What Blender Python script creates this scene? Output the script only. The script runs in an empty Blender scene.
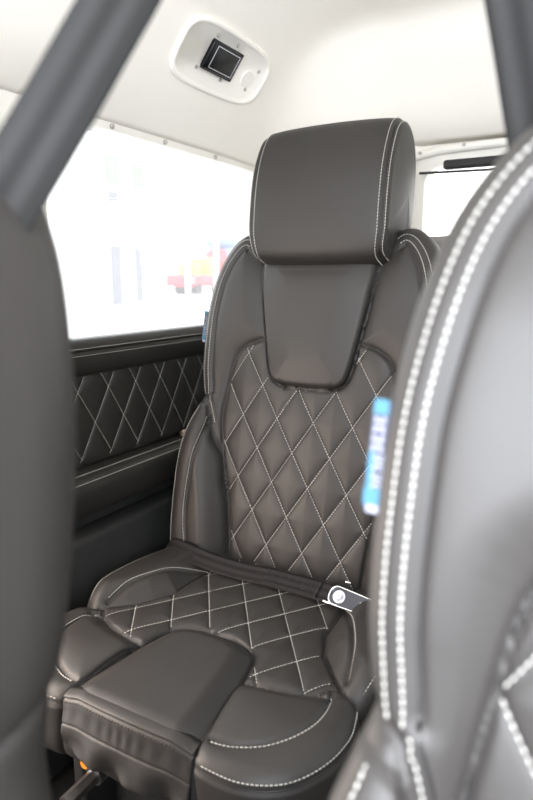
import bpy, bmesh, math, random
import numpy as np
from mathutils import Vector, Matrix, Euler

random.seed(4); np.random.seed(4)
C = bpy.context.scene
COL = C.collection
Z0 = 1.10                     # height of the camera above the cabin floor
R_ = math.radians

# ------------------------------------------------------------------ camera
cam_d = bpy.data.cameras.new('camera')
cam = bpy.data.objects.new('camera', cam_d); COL.objects.link(cam)
cam.location = (0, 0, Z0)
cam.rotation_euler = (R_(90 - 11.1), 0, R_(29.5))
cam_d.sensor_fit = 'VERTICAL'; cam_d.sensor_height = 36.0
cam_d.lens = 620.0 / 800.0 * 36.0
cam_d.clip_start = 0.02
cam_d.dof.use_dof = True
cam_d.dof.focus_distance = 1.28
cam_d.dof.aperture_fstop = 3.4
C.camera = cam

# ------------------------------------------------------------------ world, light, exposure
C.view_settings.view_transform = 'Standard'; C.view_settings.look = 'None'
C.view_settings.gamma = 1.0; C.view_settings.use_curve_mapping = False
C.view_settings.exposure = 0.0
w = bpy.data.worlds.new('daylight'); C.world = w; w.use_nodes = True
nt = w.node_tree; nt.nodes.clear()
out = nt.nodes.new('ShaderNodeOutputWorld'); bg = nt.nodes.new('ShaderNodeBackground')
tc = nt.nodes.new('ShaderNodeTexCoord'); sx = nt.nodes.new('ShaderNodeSeparateXYZ')
rp = nt.nodes.new('ShaderNodeValToRGB')
nt.links.new(tc.outputs['Generated'], sx.inputs[0])
mp = nt.nodes.new('ShaderNodeMapRange'); mp.inputs[1].default_value = -1; mp.inputs[2].default_value = 1
nt.links.new(sx.outputs['Z'], mp.inputs[0]); nt.links.new(mp.outputs[0], rp.inputs[0])
e = rp.color_ramp.elements
e[0].position = 0.0; e[0].color = (.55, .50, .44, 1)
e[1].position = 1.0; e[1].color = (.86, .93, 1, 1)
x = e.new(.47); x.color = (.62, .57, .50, 1)
x = e.new(.53); x.color = (1, .99, .96, 1)
nt.links.new(rp.outputs[0], bg.inputs[0]); bg.inputs[1].default_value = 4.2
nt.links.new(bg.outputs[0], out.inputs[0])

def area(name, loc, rot, sx_, sy_, power, col=(1, 1, 1)):
    d = bpy.data.lights.new(name, 'AREA'); d.shape = 'RECTANGLE'; d.size = sx_; d.size_y = sy_
    d.energy = power; d.color = col
    o = bpy.data.objects.new(name, d); COL.objects.link(o); o.location = loc; o.rotation_euler = rot
    return o
# daylight coming in through the windscreen; warm skirt fill added in the doorway
area('windscreen_daylight', (0.1, -.47, Z0 + .08), (R_(85), 0, R_(4)), 1.5, .6, 72, (.88, .92, 1))
area('side_door_fill', (-1.13, .33, Z0 - .42), Vector((.52, .30, -.42)).to_track_quat('-Z', 'Y').to_euler(), .55, .5, 13, (1, .80, .66))

# ------------------------------------------------------------------ tagging
def tag(o, label=None, cat=None, group=None, kind=None):
    if label: o['label'] = label
    if cat: o['category'] = cat
    if group: o['group'] = group
    if kind: o['kind'] = kind
    return o
def empty(name, loc, label, cat, group=None, rot=(0, 0, 0)):
    o = bpy.data.objects.new(name, None); COL.objects.link(o); o.location = loc; o.rotation_euler = rot
    o.empty_display_size = .05
    return tag(o, label, cat, group)

# ------------------------------------------------------------------ materials
def mat(name, col, rough=.5, metal=0, spec=.5, bump=None, noise=None, coat=0, sheen=0):
    m = bpy.data.materials.new(name); m.use_nodes = True
    n = m.node_tree; b = n.nodes['Principled BSDF']
    b.inputs['Base Color'].default_value = (*col, 1); b.inputs['Roughness'].default_value = rough
    b.inputs['Metallic'].default_value = metal; b.inputs['Specular IOR Level'].default_value = spec
    b.inputs['Coat Weight'].default_value = coat
    b.inputs['Sheen Weight'].default_value = sheen
    t = n.nodes.new('ShaderNodeTexCoord')
    if bump:
        sc, st, dist, kind = bump
        if kind == 'vor':
            x = n.nodes.new('ShaderNodeTexVoronoi'); x.inputs['Scale'].default_value = sc; o_ = x.outputs['Distance']
        else:
            x = n.nodes.new('ShaderNodeTexNoise'); x.inputs['Scale'].default_value = sc; x.inputs['Detail'].default_value = 4; o_ = x.outputs['Fac']
        n.links.new(t.outputs['Object'], x.inputs['Vector'])
        bp = n.nodes.new('ShaderNodeBump'); bp.inputs['Strength'].default_value = st; bp.inputs['Distance'].default_value = dist
        n.links.new(o_, bp.inputs['Height']); n.links.new(bp.outputs[0], b.inputs['Normal'])
    if noise:
        sc, c2 = noise
        x = n.nodes.new('ShaderNodeTexNoise'); x.inputs['Scale'].default_value = sc; x.inputs['Detail'].default_value = 5
        n.links.new(t.outputs['Object'], x.inputs['Vector'])
        mx = n.nodes.new('ShaderNodeMix'); mx.data_type = 'RGBA'
        mx.inputs[6].default_value = (*col, 1); mx.inputs[7].default_value = (*c2, 1)
        n.links.new(x.outputs['Fac'], mx.inputs[0]); n.links.new(mx.outputs[2], b.inputs['Base Color'])
    return m
M = {}
M['leather'] = mat('charcoal_leather', (.0245, .0222, .0205), .50, spec=.42, bump=(520, .22, .0006, 'vor'), noise=(9, (.029, .0265, .0245)))
M['leather_trim'] = mat('dark_leather_trim', (.019, .018, .0155), .46, bump=(420, .3, .0007, 'vor'))
M['thread'] = mat('pale_thread', (.44, .43, .40), .7)
M['dark_thread'] = mat('dark_thread', (.03, .026, .024), .7)
M['piping'] = mat('black_piping', (.012, .011, .011), .45)
M['headliner'] = mat('cream_headliner', (.86, .825, .76), .85, spec=.2, bump=(60, .08, .002, 'noise'))
M['frame_cream'] = mat('cream_plastic', (.82, .80, .745), .5)
M['vent_white'] = mat('ivory_plastic', (.85, .82, .76), .5, spec=.3)
M['black_gloss'] = mat('black_gloss_plastic', (.006, .006, .007), .3, spec=.25)
M['black'] = mat('black_plastic', (.014, .014, .014), .55)
M['silver'] = mat('bright_metal', (.8, .8, .8), .18, metal=1)
M['brass'] = mat('warm_metal', (.55, .45, .33), .3, metal=1)
M['steel'] = mat('dull_steel', (.45, .43, .42), .32, metal=1)
M['carpet'] = mat('black_carpet', (.012, .011, .010), .95, bump=(260, .9, .004, 'noise'))
M['dark_wall'] = mat('dark_grey_trim', (.016, .0165, .016), .7, bump=(120, .2, .001, 'noise'))
M['grey_ledge'] = mat('grey_ledge', (.22, .21, .20), .7)
M['amber'] = mat('amber_plastic', (.85, .30, .03), .3)
M['cyan'] = mat('cyan_print', (.045, .125, .18), .7, spec=.2)
M['label_white'] = mat('white_print', (.24, .24, .29), .7, spec=.2)
M['tag_navy'] = mat('label_fabric', (.045, .05, .07), .8, spec=.2)
M['tag_pale'] = mat('label_fabric_grey', (.42, .43, .52), .7)
M['rubber'] = mat('black_rubber', (.01, .01, .01), .5)
# webbing: ribs running along the belt
def webbing(name, col, col2):
    m = mat(name, col, .75, spec=.25)
    n = m.node_tree; b = n.nodes['Principled BSDF']
    uv = n.nodes.new('ShaderNodeUVMap'); wv = n.nodes.new('ShaderNodeTexWave'); wv.wave_type = 'BANDS'; wv.bands_direction = 'X'
    wv.inputs['Scale'].default_value = .75; wv.inputs['Distortion'].default_value = 0
    n.links.new(uv.outputs[0], wv.inputs['Vector'])
    mx = n.nodes.new('ShaderNodeMix'); mx.data_type = 'RGBA'; mx.inputs[6].default_value = (*col, 1); mx.inputs[7].default_value = (*col2, 1)
    n.links.new(wv.outputs['Fac'], mx.inputs[0]); n.links.new(mx.outputs[2], b.inputs['Base Color'])
    w2 = n.nodes.new('ShaderNodeTexWave'); w2.wave_type = 'BANDS'; w2.bands_direction = 'DIAGONAL'; w2.inputs['Scale'].default_value = 14
    n.links.new(uv.outputs[0], w2.inputs['Vector'])
    bp = n.nodes.new('ShaderNodeBump'); bp.inputs['Strength'].default_value = .5; bp.inputs['Distance'].default_value = .001
    n.links.new(w2.outputs['Fac'], bp.inputs['Height']); n.links.new(bp.outputs[0], b.inputs['Normal'])
    return m
M['belt'] = webbing('black_webbing', (.010, .0098, .0098), (.024, .0235, .0235))
M['lap_belt'] = webbing('dark_lap_webbing', (.010, .009, .009), (.026, .023, .023))
# glass with white haze mixed in to wash out the view outside
def glass(name, haze):
    m = bpy.data.materials.new(name); m.use_nodes = True; n = m.node_tree; n.nodes.clear()
    o = n.nodes.new('ShaderNodeOutputMaterial'); a = n.nodes.new('ShaderNodeMixShader'); b2 = n.nodes.new('ShaderNodeMixShader')
    tr = n.nodes.new('ShaderNodeBsdfTransparent'); tl = n.nodes.new('ShaderNodeBsdfTranslucent'); gl = n.nodes.new('ShaderNodeBsdfGlossy')
    tl.inputs[0].default_value = (.95, .95, .97, 1); gl.inputs['Roughness'].default_value = .02
    a.inputs[0].default_value = haze; n.links.new(tr.outputs[0], a.inputs[1]); n.links.new(tl.outputs[0], a.inputs[2])
    b2.inputs[0].default_value = .04; n.links.new(a.outputs[0], b2.inputs[1]); n.links.new(gl.outputs[0], b2.inputs[2])
    n.links.new(b2.outputs[0], o.inputs[0])
    return m
M['glass'] = glass('hazy_glass', .10)

# ------------------------------------------------------------------ mesh helpers
def link_mesh(name, verts, faces, m, parent=None, smooth=True, norms=None, loc=None):
    me = bpy.data.meshes.new(name)
    me.from_pydata([tuple(map(float, v)) for v in verts], [], [tuple(int(i) for i in f) for f in faces])
    if smooth: me.polygons.foreach_set('use_smooth', [True] * len(me.polygons))
    me.update()
    if norms is not None: me.normals_split_custom_set_from_vertices([tuple(map(float, n)) for n in norms])
    me.materials.append(m)
    o = bpy.data.objects.new(name, me); COL.objects.link(o)
    if parent: o.parent = parent
    if loc is not None: o.location = loc
    return o
def bm_obj(name, bm, m, parent=None, smooth=True, loc=None):
    me = bpy.data.meshes.new(name); bmesh.ops.recalc_face_normals(bm, faces=bm.faces)
    bm.to_mesh(me); bm.free(); me.materials.append(m)
    if smooth:
        me.polygons.foreach_set('use_smooth', [True] * len(me.polygons))
        try: me.set_sharp_from_angle(angle=R_(40))
        except Exception: pass
    o = bpy.data.objects.new(name, me); COL.objects.link(o)
    if parent: o.parent = parent
    if loc is not None: o.location = loc
    return o
def box(bm, c, s, bev=0, seg=3, rot=None, M4=None):
    r = bmesh.ops.create_cube(bm, size=1); vs = r['verts']
    bmesh.ops.scale(bm, vec=s, verts=vs)
    if bev:
        es = list({e_ for v in vs for e_ in v.link_edges})
        q = bmesh.ops.bevel(bm, geom=es, offset=bev, segments=seg, affect='EDGES', profile=.5)
        vs = list({v for f_ in q['faces'] for v in f_.verts} | {v for v in vs if v.is_valid})
        vs = [v for v in vs if v.is_valid]
    T = Matrix.Translation(c)
    if rot is not None: T = T @ Euler(rot).to_matrix().to_4x4()
    if M4 is not None: T = M4 @ T
    bmesh.ops.transform(bm, matrix=T, verts=vs)
    return vs
def cyl(bm, p0, p1, r, r2=None, seg=24):
    p0 = Vector(p0); p1 = Vector(p1); d = p1 - p0
    T = Matrix.Translation((p0 + p1) / 2) @ d.to_track_quat('Z', 'Y').to_matrix().to_4x4()
    return bmesh.ops.create_cone(bm, cap_ends=True, segments=seg, radius1=r, radius2=r if r2 is None else r2, depth=d.length, matrix=T)['verts']
def catmull(P, n, closed=True):
    P = np.asarray(P, float); N = len(P); out = []
    segs = N if closed else N - 1
    for i in range(segs):
        if closed: a, b, c, d = P[(i - 1) % N], P[i], P[(i + 1) % N], P[(i + 2) % N]
        else: a, b, c, d = P[max(i - 1, 0)], P[i], P[i + 1], P[min(i + 2, N - 1)]
        for t in np.linspace(0, 1, 14, endpoint=False):
            out.append(.5 * (2 * b + (c - a) * t + (2 * a - 5 * b + 4 * c - d) * t * t + (3 * b - a - 3 * c + d) * t ** 3))
    if not closed: out.append(P[-1])
    out = np.array(out); Q = np.vstack([out, out[:1]]) if closed else out
    L = np.r_[0, np.cumsum(np.linalg.norm(np.diff(Q, axis=0), axis=1))]
    s = np.linspace(0, L[-1], n + 1)[:-1] if closed else np.linspace(0, L[-1], n)
    return np.stack([np.interp(s, L, Q[:, k]) for k in range(P.shape[1])], 1)
def dist_poly(p, poly, closed=False):
    p = np.asarray(p, float); poly = np.asarray(poly, float)
    A = poly if closed else poly[:-1]; B = np.roll(poly, -1, 0) if closed else poly[1:]
    best = np.full(len(p), 1e9)
    for a, b in zip(A, B):
        ab = b - a; L2 = max(ab @ ab, 1e-12)
        t = np.clip(((p - a) @ ab) / L2, 0, 1)
        q = p - (a + t[:, None] * ab); best = np.minimum(best, np.einsum('ij,ij->i', q, q))
    return np.sqrt(best)
def inside(p, poly):
    p = np.asarray(p, float); poly = np.asarray(poly, float); r = np.zeros(len(p), bool)
    A = poly; B = np.roll(poly, -1, 0)
    for a, b in zip(A, B):
        c = (a[1] > p[:, 1]) != (b[1] > p[:, 1])
        if abs(b[1] - a[1]) < 1e-12: continue
        xi = (b[0] - a[0]) * (p[:, 1] - a[1]) / (b[1] - a[1]) + a[0]
        r ^= c & (p[:, 0] < xi)
    return r
def sst(x, a, b):
    t = np.clip((x - a) / (b - a), 0, 1); return t * t * (3 - 2 * t)
def mirror(poly):                                    # right half, top to bottom -> closed symmetric polygon
    P = np.array(poly, float); L = P[::-1].copy(); L[:, 0] *= -1
    return np.vstack([P, L[np.abs(L[:, 0]) > 1e-6] if True else L])

# stitches -----------------------------------------------------------
class Stitch:
    def __init__(s): s.V = []; s.F = []; s.n = 0
    def row(s, pts, period=.0066, fill=.72, r=.00095):
        pts = np.asarray(pts, float)
        L = np.r_[0, np.cumsum(np.linalg.norm(np.diff(pts, axis=0), axis=1))]
        if L[-1] < period: return
        k = int(L[-1] / period)
        at = lambda q: np.array([np.interp(q, L, pts[:, i]) for i in range(3)])
        for i in range(k):
            a = at(i * period); b = at(i * period + period * fill)
            d = b - a; l = np.linalg.norm(d)
            if l < 1e-6: continue
            d /= l; u = np.cross(d, [.3, .5, .81]); u /= np.linalg.norm(u); v = np.cross(d, u)
            base = s.n
            for t, rr in ((0, .45), (.2, 1), (.8, 1), (1, .45)):
                c = a + (b - a) * t
                for j in range(5):
                    an = 2 * math.pi * j / 5
                    s.V.append(c + (u * math.cos(an) + v * math.sin(an)) * r * rr); s.n += 1
            for q in range(3):
                for j in range(5):
                    j2 = (j + 1) % 5
                    s.F.append((base + q * 5 + j, base + q * 5 + j2, base + q * 5 + 5 + j2, base + q * 5 + 5 + j))
            s.F.append(tuple(base + j for j in range(4, -1, -1))); s.F.append(tuple(base + 15 + j for j in range(5)))
    def build(s, name, m, parent):
        return link_mesh(name, s.V, s.F, m, parent)

# a padded shell: flat face with relief, rounded edge, side wall ------
class Pillow:
    def __init__(s, outline, center, r, depth, O, eu, ev, h, g, nth=720, nr=88, nside=22):
        s.O = np.array(O, float); s.eu = np.array(eu, float); s.ev = np.array(ev, float); s.en = np.cross(s.eu, s.ev)
        s.h = h; s.g = g; s.r = r; s.depth = depth
        P = catmull(outline, nth)
        T = np.roll(P, -3, 0) - np.roll(P, 3, 0); T /= np.linalg.norm(T, axis=1)[:, None]
        N = np.stack([T[:, 1], -T[:, 0]], 1)
        c = np.array(center, float)
        if np.mean(np.einsum('ij,ij->i', P - c, N)) < 0: N = -N
        s.Pout = P; s.In = P - N * r; s.N = N; s.c = c; s.nth = nth; s.nr = nr
        s.arc = r * math.pi / 2
        s.es = np.r_[np.linspace(0, s.arc, 13)[1:], s.arc + np.linspace(0, depth - r, nside)[1:]]
        s._mesh()
    def edge_base(s, In, N, e):                      # arrays -> 3-D point and outward normal
        th = np.clip(e / s.r, 0, math.pi / 2); ex = np.maximum(e - s.arc, 0)
        tb_ = np.clip((ex - (s.depth - s.r - .05)) / .05, 0, 1)
        uv = In + N * (s.r * np.sin(th) + np.minimum(e, 0) - .035 * (1 - np.sqrt(1 - .999 * tb_ ** 2)))[:, None]
        h = s.h(In) * (1 - sst(ex, 0, s.depth - s.r))
        d = h - s.r * (1 - np.cos(th)) - ex
        P = s.O + uv[:, :1] * s.eu + uv[:, 1:] * s.ev + d[:, None] * s.en
        n = (N[:, :1] * s.eu + N[:, 1:] * s.ev) * np.sin(th)[:, None] + s.en * np.cos(th)[:, None]
        return P, n
    def front(s, uv, lift=0):
        uv = np.asarray(uv, float)
        return s.O + uv[:, :1] * s.eu + uv[:, 1:] * s.ev + (s.h(uv) + s.g(uv, np.full(len(uv), -1.)) + lift)[:, None] * s.en
    def at(s, uv, lift=.0005):                       # any unrolled coordinate
        uv = np.asarray(uv, float); P = s.front(uv, lift)
        D = np.linalg.norm(uv[:, None, :] - s.In[None, ::2, :], axis=2); k = np.argmin(D, 1) * 2
        e = np.einsum('ij,ij->i', uv - s.In[k], s.N[k])
        m_ = e > 0
        if m_.any():
            B, n = s.edge_base(s.In[k[m_]], s.N[k[m_]], e[m_])
            P[m_] = B + n * (s.g(uv[m_], e[m_]) + lift)[:, None]
        return P
    def edge_row(s, e, f0=0, f1=1, lift=.0005):       # stitch path parallel to the outline
        i0 = int(f0 * s.nth); i1 = int(f1 * s.nth); k = np.arange(i0, i1 + 1) % s.nth
        ee = np.full(len(k), e); B, n = s.edge_base(s.In[k], s.N[k], ee)
        uv = s.In[k] + s.N[k] * e
        return B + n * (s.g(uv, ee) + lift)[:, None]
    def _mesh(s):
        uvs = []; es = []; base = []; 
        ts = np.linspace(0, 1, s.nr + 1)[1:]
        for t in ts: uvs.append(s.c + t * (s.In - s.c)); es.append(np.full(s.nth, -1. ))
        uvf = np.vstack(uvs); B = s.O + uvf[:, :1] * s.eu + uvf[:, 1:] * s.ev + s.h(uvf)[:, None] * s.en
        rows = [B]
        for e_ in s.es:
            Pb, n = s.edge_base(s.In, s.N, np.full(s.nth, e_)); rows.append(Pb)
            uvs.append(s.In + s.N * e_); es.append(np.full(s.nth, e_))
        base = np.vstack(rows); UV = np.vstack(uvs); E = np.concatenate(es)
        nrow = s.nr + len(s.es)
        G = base.reshape(nrow, s.nth, 3)
        def normals(G):
            du = np.roll(G, -1, 1) - np.roll(G, 1, 1); dv = np.gradient(G, axis=0)
            n = np.cross(du, dv); n /= np.linalg.norm(n, axis=2)[..., None] + 1e-12
            if (n[s.nr // 2] @ s.en).mean() < 0: n = -n
            return n
        n0 = normals(G)
        # near the face centre use the plane normal (rings are tiny there)
        G2 = G + n0 * s.g(UV, E).reshape(nrow, s.nth)[..., None]
        # centre vertex
        cP = s.front(s.c[None])[0]
        n1 = normals(G2); n1[0] = s.en
        s.V = np.vstack([G2.reshape(-1, 3), cP[None]]); s.NV = np.vstack([n1.reshape(-1, 3), s.en[None]])
        s.UV = np.vstack([UV, s.c[None]]); s.E = np.r_[E, -1]
        F = []
        nth = s.nth; idx = np.arange(nth); nx = (idx + 1) % nth
        A = []
        for j in range(nrow - 1):
            A.append(np.stack([j * nth + idx, j * nth + nx, (j + 1) * nth + nx, (j + 1) * nth + idx], 1))
        s.Q = np.vstack(A)
        cc = nrow * nth
        s.T = np.stack([np.full(nth, cc), nx, idx], 1)
        # orientation
        q = s.Q[(s.nr // 2) * nth]; v = s.V[q]; fn = np.cross(v[1] - v[0], v[2] - v[1])
        if fn @ s.en < 0: s.Q = s.Q[:, ::-1]
        t = s.T[0]; v = s.V[t]
        if np.cross(v[1] - v[0], v[2] - v[1]) @ s.en < 0: s.T = s.T[:, ::-1]
        # back cap, flat
        last = (nrow - 1) * nth + idx
        s.cap = tuple(int(i) for i in last)
    def parts(s, classify):
        """classify(UV, E) -> integer per face; returns dict id -> (verts, faces, normals)"""
        qc = s.UV[s.Q].mean(1); qe = s.E[s.Q].max(1); tc_ = s.UV[s.T].mean(1)
        cq = classify(qc, qe); ct = classify(tc_, np.full(len(tc_), -1.)); res = {}
        for k in sorted(set(cq) | set(ct)):
            fq = s.Q[cq == k]; ft = s.T[ct == k]
            used = np.unique(np.r_[fq.ravel(), ft.ravel()]); mp_ = -np.ones(len(s.V), int); mp_[used] = np.arange(len(used))
            faces = [tuple(r_) for r_ in mp_[fq]] + [tuple(r_) for r_ in mp_[ft]]
            res[int(k)] = (s.V[used], faces, s.NV[used])
        return res

def lattice(u0, v0, du, dv, box_):
    """the two families of stitch lines through nodes (u0+du*k, v0+2*dv*r) and the half-offset ones"""
    umin, umax, vmin, vmax = box_; lines = []
    for sg in (1, -1):
        sl = sg * dv / (du / 2)                       # dv per du
        k0 = -60
        for k in range(-40, 41):
            # line through (u0 + k*du, v0)
            a = (umin, v0 + (umin - (u0 + k * du)) * sl); b = (umax, v0 + (umax - (u0 + k * du)) * sl)
            if max(a[1], b[1]) < vmin or min(a[1], b[1]) > vmax: continue
            lines.append((np.array(a), np.array(b)))
    return lines
def lattice_dist(uv, u0, v0, du, dv):
    best = np.full(len(uv), 9.)
    for sg in (1, -1):
        sl = sg * dv / (du / 2)
        k = (uv[:, 0] - u0) - (uv[:, 1] - v0) / sl    # offset in u
        k = np.abs((k + du / 2) % du - du / 2)
        best = np.minimum(best, k * abs(sl) / math.hypot(sl, 1))
    return best
def clip_runs(P, mask, minlen=4):
    runs = []; cur = []
    for p, m_ in zip(P, mask):
        if m_: cur.append(p)
        else:
            if len(cur) >= minlen: runs.append(np.array(cur))
            cur = []
    if len(cur) >= minlen: runs.append(np.array(cur))
    return runs

# ------------------------------------------------------------------ the setting
def struct(o): o['kind'] = 'structure'; return o
YF, YR, XW = -.52, 1.92, 1.06
FLOOR = 0.0
bm = bmesh.new(); box(bm, (0, (YF + YR) / 2 - .05, -.02), (2.24, YR - YF + .25, .04)); struct(bm_obj('floor', bm, M['carpet'], smooth=False))
# roof lining: swept profile in x,z along y, with thickness
def profile_pts():
    pr = [(-XW - .01, .345), (-XW + .012, .36), (-.99, .41), (-.93, .488), (-.88, .552), (-.835, .60), (-.77, .640), (-.66, .662), (-.45, .672), (0, .678)]
    pr = catmull(pr, 44, closed=False)
    return np.vstack([pr, (pr[::-1] * [-1, 1])[1:]])
def roof_z(px, x):
    return np.interp(x, px[:, 0], px[:, 1])
pr = profile_pts(); ys = np.linspace(YF, YR, 90); V = []; Fc = []
for y in ys:
    t = sst(np.array([y]), 1.62, 1.93)[0]
    for (x, z) in pr:
        step = .016 * sst(np.array([y]), 1.705, 1.735)[0] * sst(np.array([-abs(x)]), -.93, -.80)[0]
        step += .012 * sst(np.array([y]), 1.40, 1.46)[0] * sst(np.array([-abs(x)]), -.62, -.56)[0]
        zz = z - step - (z - .345) * .80 * t ** 1.5
        V.append((x, y, Z0 + zz))
n = len(pr); nv = len(V)
V += [(x * 1.01, y, z + .03) for x, y, z in V]
for j in range(len(ys) - 1):
    for i in range(n - 1):
        a = j * n + i
        Fc.append((a, a + 1, a + n + 1, a + n)); Fc.append((nv + a, nv + a + n, nv + a + n + 1, nv + a + 1))
for j in range(len(ys) - 1):
    for i in (0, n - 1):
        a = j * n + i; Fc.append((a, a + n, nv + a + n, nv + a))
for i in range(n - 1):
    for j in (0, len(ys) - 1):
        a = j * n + i; Fc.append((a, a + 1, nv + a + 1, nv + a))
struct(link_mesh('ceiling', V, Fc, M['headliner']))

WZ0, WZ1 = -.142, .335                                 # side glass bottom / top (relative to the camera)
def wall_side(sx_, name):
    bm = bmesh.new()
    x = sx_ * (XW + .03); hh = Z0 + WZ0 - .01
    if sx_ < 0:                                        # unseen door opening added ahead of the rear seat to light the skirt
        box(bm, (x, (YF - .25) / 2, hh / 2), (.06, -.25 - YF, hh)); box(bm, (x, (.80 + YR) / 2, hh / 2), (.06, YR - .80, hh))
        box(bm, (x, .275, .05), (.06, 1.05, .10)); box(bm, (x, .275, hh - .02), (.06, 1.05, .04))
    else: box(bm, (x, (YF + YR) / 2, hh / 2), (.06, YR - YF, hh))
    struct(bm_obj(name, bm, M['dark_wall'], smooth=False))
wall_side(-1, 'wall_left'); wall_side(1, 'wall_right')
def rounded_rect(x0, x1, y0, y1, r, n=8):
    P = []
    for cx, cy, a0 in ((x1 - r, y1 - r, 0), (x0 + r, y1 - r, 90), (x0 + r, y0 + r, 180), (x1 - r, y0 + r, 270)):
        for i in range(n + 1):
            a = R_(a0 + 90 * i / n); P.append((cx + r * math.cos(a), cy + r * math.sin(a)))
    return P
def frame_mesh(name, outer, holes, fn, th, m, parent=None, bev=0):
    """plate with holes: outer/holes are 2-D loops, fn(a,b,depth)->xyz"""
    bm = bmesh.new(); es = []
    for lp in [outer] + holes:
        vs = [bm.verts.new((a, b, 0)) for a, b in lp]
        es += [bm.edges.new((vs[i], vs[(i + 1) % len(vs)])) for i in range(len(vs))]
    r = bmesh.ops.triangle_fill(bm, use_beauty=True, use_dissolve=False, edges=es)
    fs = [g_ for g_ in r['geom'] if isinstance(g_, bmesh.types.BMFace)]
    q = bmesh.ops.extrude_face_region(bm, geom=fs)
    for v in q['geom']:
        if isinstance(v, bmesh.types.BMVert): v.co.z = th
    for v in bm.verts: v.co = Vector(fn(v.co.x, v.co.y, v.co.z))
    return bm_obj(name, bm, m, parent, smooth=False)
for sx_, nm, wn in ((-1, 'trim_left', 1), (1, 'trim_right', 3)):
    # cream upper body side with the rear quarter window and, ahead of it, the door window
    hole1 = rounded_rect(.945, 1.80, WZ0, WZ1, .035); hole2 = rounded_rect(-.44, .80, WZ0, WZ1, .05)
    outer = [(YF, WZ0 - .015), (YR, WZ0 - .015), (YR, .40), (YF, .40)]
    struct(frame_mesh(nm, outer, [hole1, hole2], lambda a, b, d, s_=sx_: (s_ * (XW + d), a, Z0 + b), .05, M['frame_cream']))
    bm = bmesh.new(); box(bm, (sx_ * (XW + .03), 1.3725, Z0 + (WZ0 + WZ1) / 2), (.004, .87, WZ1 - WZ0 + .014)); struct(bm_obj('window_%d' % wn, bm, M['glass'], smooth=False))
    bm = bmesh.new(); box(bm, (sx_ * (XW + .03), .09, Z0 + (WZ0 + WZ1) / 2), (.004, 1.435, WZ1 - WZ0 + .014)); struct(bm_obj('window_%d' % (wn + 1), bm, M['glass'], smooth=False))
# rear end: door with window, cream surround, dark lower panel
outer = [(-XW, -.1), (XW, -.1), (XW, .50), (-XW, .50)]
hole = rounded_rect(-.545, .545, .03, .325, .05)
struct(frame_mesh('wall_back', outer, [hole], lambda a, b, d: (a, YR + d, Z0 + b), .05, M['frame_cream']))
bm = bmesh.new(); box(bm, (0, YR + .03, Z0 + .1775), (1.17, .004, .31)); struct(bm_obj('window_5', bm, M['glass'], smooth=False))
bm = bmesh.new(); box(bm, (0, YR + .02, Z0 - .1 - (Z0 - .1) / 2), (2.1, .04, Z0 - .1)); struct(bm_obj('door_1', bm, M['dark_wall'], smooth=False))
bm = bmesh.new()
pts = [(-.60, .335), (-.585, .352), (-.50, .366), (-.2, .372), (.2, .372), (.50, .366), (.585, .352), (.60, .335)]
for a, b in zip(pts[:-1], pts[1:]): cyl(bm, (a[0], YR - .012, Z0 + a[1]), (b[0], YR - .012, Z0 + b[1]), .012, seg=10)
for s_ in (-1, 1): cyl(bm, (s_ * .60, YR - .012, Z0 + .335), (s_ * .62, YR - .012, Z0 - .08), .012, seg=10)
struct(bm_obj('trim_1', bm, M['frame_cream']))
# front bulkhead below the windscreen closes the cabin
bm = bmesh.new(); box(bm, (0, YF - .13, Z0 * .36), (2.12, .04, Z0 * .72)); struct(bm_obj('wall_front', bm, M['dark_wall'], smooth=False))

# screws along the top of the side glass and the back trim
def screw(loc, axis, label, group, r=.006):
    bm = bmesh.new(); a = Vector(axis).normalized(); p = Vector(loc)
    cyl(bm, p - a * .004, p + a * .002, r, seg=14); cyl(bm, p + a * .002, p + a * .0042, r * .75, r * .45, seg=14)
    return tag(bm_obj('screw', bm, M['steel'], loc=None), label, 'screw', group)
for y, lb in ((1.149, 'small steel screw on the window top frame, nearest the dark belt'), (1.343, 'small steel screw in the middle of the side window top frame'), (1.572, 'small steel screw on the window top frame, nearest the headrest')):
    screw((-XW + .002, y, Z0 + .343), (1, 0, -.2), lb, 'screws along the side window top')
for x, z, lb in ((-.555, .36, 'small screw at the left corner of the rear window trim'), (-.43, .372, 'small screw in the rear window trim above the wiper')):
    screw((x, YR - .026, Z0 + z), (0, -1, 0), lb, 'screws on the rear window trim', .005)
# third brake light / wiper across the rear glass
t = empty('rear_wiper', (-.425, YR - .02, Z0 + .309), 'black wiper assembly across the top of the rear window', 'wiper')
bm = bmesh.new(); box(bm, (.14, .0, .012), (.40, .03, .026), .008); bm_obj('housing', bm, M['black'], t)
bm = bmesh.new(); box(bm, (.05, -.004, -.010), (.36, .008, .007), .002, rot=(0, R_(1.5), 0)); bm_obj('blade', bm, M['rubber'], t)
# grey ledge / wheel cover seen low in the rear glass
bm = bmesh.new(); box(bm, (-.05, YR - .05, Z0 + .05), (1.0, .09, .14), .03); tag(bm_obj('parcel_ledge', bm, M['grey_ledge']), 'grey padded ledge below the rear window glass', 'ledge')

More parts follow.
